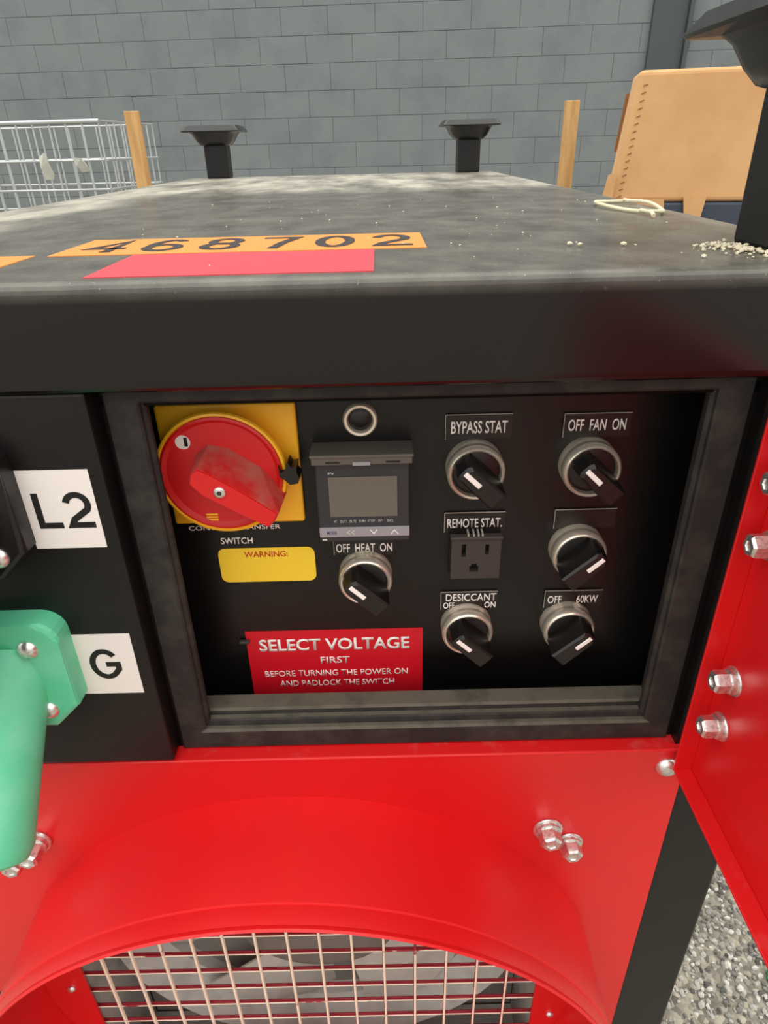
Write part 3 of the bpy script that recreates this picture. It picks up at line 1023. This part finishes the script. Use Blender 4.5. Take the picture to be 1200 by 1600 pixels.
# ---- stacking posts on the lid corners: square tube carrying a dished cup
zl = Zz(-0.0430)
for x, y, lab in ((0.1845, 0.045, 'black stacking post at the near right corner of the lid'), (0.1570, 1.03, 'black stacking post at the far right corner of the lid'),
                  (-0.2725, 1.03, 'black stacking post at the far left corner of the lid'), (-0.3030, 0.045, 'black stacking post at the near left corner of the lid')):
    up_ = 0.012 if y < 0.5 else 0.0
    po = obj('stacking_post', B().box(x - 0.019, x + 0.019, y - 0.019, y + 0.019, zl - 0.001, zl + 0.052 + up_, 0.003, 2), 'black', mach, lab)
    cu_ = B()
    lv = [(0.0195, 0.049, .003), (0.0240, 0.0500, .010), (0.0300, 0.0560, .016), (0.0350, 0.0650, .018), (0.0370, 0.0690, .010), (0.0470, 0.0695, .006), (0.0480, 0.0710, .006), (0.0420, 0.0785, .006), (0.0405, 0.0785, .006),
          (0.0360, 0.0720, .010), (0.0280, 0.0580, .010), (0.0180, 0.0520, .004)]
    rings = []
    for h_, z_, r_ in lv:
        ring = []
        for q, (sx, sy) in enumerate(((1, 1), (-1, 1), (-1, -1), (1, -1))):
            for a in np.linspace(q * PI / 2, (q + 1) * PI / 2, 5):
                ring.append(cu_.bm.verts.new((x + sx * (h_ - r_) + r_ * math.cos(a), y + sy * (h_ - r_) + r_ * math.sin(a), zl + z_ + up_)))
        rings.append(ring)
    for a, b in zip(rings[:-1], rings[1:]):
        for i in range(20):
            cu_.bm.faces.new((a[i], a[(i + 1) % 20], b[(i + 1) % 20], b[i]))
    cu_.bm.faces.new(rings[0][::-1])
    cu_.bm.faces.new(rings[-1])
    cu_.curved = True
    obj('cup', cu_, 'gloss', po, 'flared square black cup')

# ---- stickers on the lid
s = obj('number_sticker', B().box(-0.1585, 0.0230, 0.0690, 0.1310, zl, zl + 0.0003), 'orange', mach, 'orange sticker with the number 468702')
for i, c_ in enumerate('468702'):
    glyph(c_, s, 'digit', -0.1385 + i * 0.0290, 0.1000, 0.0205, 0.0450, 0.0052, zl + 0.0004, 'lid')
s = obj('number_sticker', B().box(-0.3400 + 0.012, -0.1655, 0.0340, 0.0720, zl, zl + 0.0003), 'orange', mach, 'plain orange sticker at the left end of the lid')
s = obj('lid_label', B().box(-0.1165, -0.0022, 0.0040, 0.0668, zl, zl + 0.0003), 'pink', mach, 'faded red label at the front of the lid')

# ================================================================== THINGS ON AND BEHIND THE MACHINE
# loop of cord on the lid
pts = []
for k in range(40):
    a = 2 * PI * k / 40
    pts.append((0.1800 + 0.0165 * math.cos(a) + 0.004 * math.sin(2 * a), 0.2450 + 0.052 * math.sin(a), zl + 0.0022 + 0.0006 * math.sin(3 * a)))
cb = B().tube(pts, 0.0012, 8, True)
cb.tube([(0.1885, 0.292, zl + 0.003), (0.1950, 0.290, zl + 0.0022), (0.2000, 0.2880, zl + 0.0022), (0.2020, 0.2900, zl + 0.0022)], 0.0012)
cb.tube([(0.1700, 0.200, zl + 0.003), (0.1720, 0.186, zl + 0.0030), (0.1700, 0.176, zl + 0.0018)], 0.0012)
tag(obj('cord_loop', cb, 'string'), 'small loop of cream cord lying on the black lid', 'cord')
# grit on the lid
rn = random.Random(5)
gb = B()


def crumb(x, y, r):
    if abs(x - 0.1845) < 0.0205 and abs(y - 0.045) < 0.0205:
        return
    q = bmesh.ops.create_icosphere(gb.bm, subdivisions=1, radius=r)
    for v in q['verts']:
        v.co *= rn.uniform(0.65, 1.25)
        v.co.z *= 0.6
    bmesh.ops.translate(gb.bm, verts=q['verts'], vec=(x, y, zl + r * 0.8))


for k in range(420):
    crumb(rn.gauss(0.166, 0.011), rn.gauss(0.040, 0.010), rn.uniform(0.0003, 0.0013))
for k in range(60):
    crumb(rn.uniform(-0.15, 0.17), rn.uniform(0.02, 0.40), rn.uniform(0.0003, 0.0008))
for x, y in ((0.0895, 0.062), (0.0900, 0.066), (0.113, 0.058), (0.093, 0.059)):
    crumb(x, y, 0.0014)
tag(obj('grit', gb, 'crumb'), 'pale crumbs of grit scattered on the lid around the near post', 'grit', kind='stuff')

# wooden stakes
for x, lab in ((-0.696, 'upright pine stake in front of the wire crate'), (0.5615, 'upright pine stake beside the cardboard carton')):
    b = B().box(x - 0.0200, x + 0.0200, 1.94, 1.96, 0.0, Zz(0.102), 0.0015, 1)
    tag(obj('wooden_stake', b, 'wood'), lab, 'stake', 'wooden stakes behind the machine')

# wire crate
CR = Matrix.Translation((-0.886, 2.2, 0)) @ Matrix.Rotation(math.radians(-4.5), 4, 'Z')
crate = empty('wire_crate', (-1.4, 2.42, 0))
tag(crate, 'galvanised wire mesh crate behind the left of the machine', 'crate')
L, Dp, Ht = 1.05, 0.46, Zz(0.090)
vw = B().cyl((0, 0, 0.04), (0, 0, Ht), 0.0030, n=8).mesh('wire', 40)
hw = B().cyl((0, 0, 0), (-L, 0, 0), 0.0034, n=8).mesh('wire', 40)
sw = B().cyl((0, 0, 0), (0, Dp, 0), 0.0034, n=8).mesh('wire', 40)
rail = B().cyl((0.004, 0, 0), (-L, 0, 0), 0.0065, n=10).mesh('top_rail', 40)
nw = 19
for k in range(nw + 1):
    link('wire', vw, M['zincwire'], crate, CR @ Matrix.Translation((-k * 0.0553, 0, 0)))
    link('wire', vw, M['zincwire'], crate, CR @ Matrix.Translation((-k * 0.0553, Dp, 0)))
for k in range(1, 9):
    link('wire', vw, M['zincwire'], crate, CR @ Matrix.Translation((0, k * Dp / 8, 0)))
    link('wire', vw, M['zincwire'], crate, CR @ Matrix.Translation((-L, k * Dp / 8, 0)))
zz_ = Ht - 0.110
while zz_ > 0.03:
    link('wire', hw, M['zincwire'], crate, CR @ Matrix.Translation((0, -0.006, zz_)))
    link('wire', hw, M['zincwire'], crate, CR @ Matrix.Translation((0, Dp + 0.006, zz_)))
    for x in (0.006, -L - 0.006):
        link('wire', sw, M['zincwire'], crate, CR @ Matrix.Translation((x, 0, zz_)))
    zz_ -= 0.0865
link('top_rail', rail, M['zincwire'], crate, CR @ Matrix.Translation((0, -0.002, Ht)))
link('wire', hw, M['zincwire'], crate, CR @ Matrix.Translation((0, Dp, Ht)))
for x in (0, -L):
    link('wire', sw, M['zincwire'], crate, CR @ Matrix.Translation((x, 0, Ht)))
# scraps of film caught on the crate's middle wire


def scrap(x, z, pts, lab):
    b = B()
    n = len(pts)
    a = [(x + px, 2.185 + 0.010 * math.sin(5 * i), z + pz) for i, (px, pz) in enumerate(pts)]
    b.loft(a, [(p[0] + 0.002, p[1] + 0.0025, p[2]) for p in a])
    tag(obj('film_scrap', b, 'film', None, None, None), lab, 'plastic scrap', 'scraps caught on the crate')


scrap(-1.082, Zz(-0.030), [(-0.012, 0.022), (0.010, 0.034), (0.014, 0.006), (0.020, -0.030), (0.014, -0.044), (-0.006, -0.044), (-0.010, -0.010)], 'limp scrap of pale plastic hanging on the crate wire, the longer one')
scrap(-0.972, Zz(-0.030), [(-0.014, 0.018), (0.016, 0.016), (0.028, -0.006), (0.030, -0.022), (0.004, -0.026), (-0.006, -0.006)], 'crumpled scrap of pale plastic on the crate wire, the wider one')

# cardboard carton on a navy crate
cy0 = 0.0
CA = Matrix.Translation((0.530, 1.40, 0)) @ Matrix.Rotation(math.radians(-13), 4, 'Z') @ Matrix.Translation((-0.530, 0, 0))
cn = empty('cardboard_carton', (0.90, 1.65, Zz(-0.125)))
tag(cn, 'tall brown cardboard carton standing on the navy plastic crate', 'carton')
zb, zt = Zz(-0.1240), Zz(0.128)
sl = B().box(0.530, 1.10, cy0, cy0 + 0.13, zb, zt, 0.010, 3)
for v in sl.bm.verts:
    v.co.x += 0.11 * (v.co.z - zb) if v.co.x < 0.6 else 0
obj('carton_body', sl.xform(CA), 'card', cn)
obj('tongue', B().prism([(0.686, zb + 0.01), (0.734, zb + 0.01), (0.726, zb - 0.055), (0.698, zb - 0.055)], cy0 - 0.006, cy0 - 0.002).xform(CA), 'card', cn, None, None)
obj('tongue', B().prism([(0.526, zb + 0.006), (0.646, zb + 0.006), (0.650, zb - 0.022), (0.522, zb - 0.022)], cy0 - 0.006, cy0 - 0.002).xform(CA), 'card', cn, None, None)
obj('side_flap', B().prism([(0.506, zb - 0.022), (0.534, zb - 0.022), (0.536, zb + 0.055), (0.530, zb + 0.060), (0.519, zb + 0.056)], cy0 - 0.010, cy0 - 0.0065).xform(CA), 'card', cn, None, None)
obj('side_flap', B().prism([(0.536, zb + 0.10), (0.560, zb + 0.10), (0.565, zt - 0.035), (0.547, zt - 0.035)], cy0 + 0.135, cy0 + 0.139).xform(CA), 'carddark', cn, None, None)
cm = B().loft([(-0.0055, 0, -0.0030), (0.0055, 0, 0.0010), (0.0040, 0, 0.0030), (-0.0040, 0, -0.0006)], [(-0.003, -0.0022, -0.0016), (0.003, -0.0022, 0.0008), (0.0025, -0.0022, 0.0018), (-0.002, -0.0022, 0.0)]).mesh('crease_mark')
for k in range(16):
    z = zb + 0.012 + k * 0.0142
    link('crease_mark', cm, M['carddark'], cn, CA @ Matrix.Translation((0.548 + 0.11 * (z - zb), cy0 + 0.0002, z)))
nc = B().box(0.520, 1.12, cy0 + 0.003, cy0 + 0.20, 0.0, zb - 0.0005, 0.006, 2)
for k in range(2):
    nc.box(0.56 + k * 0.26, 0.78 + k * 0.26, cy0 - 0.006, cy0 + 0.004, 0.12, 0.55, 0.004, 1)
tag(obj('plastic_crate', nc.xform(CA), 'navy'), 'navy plastic crate under the cardboard carton', 'crate')

# green hose on the ground by the door
hp = [(0.525 + 0.26 * s_, 0.235 - 0.26 * s_ + 0.03 * math.sin(4 * s_), 0.0085) for s_ in np.linspace(0, 1.6, 24)]
tag(obj('garden_hose', B().tube(hp, 0.0080, 12), 'hose'), 'green hose lying on the asphalt beyond the red door', 'hose')
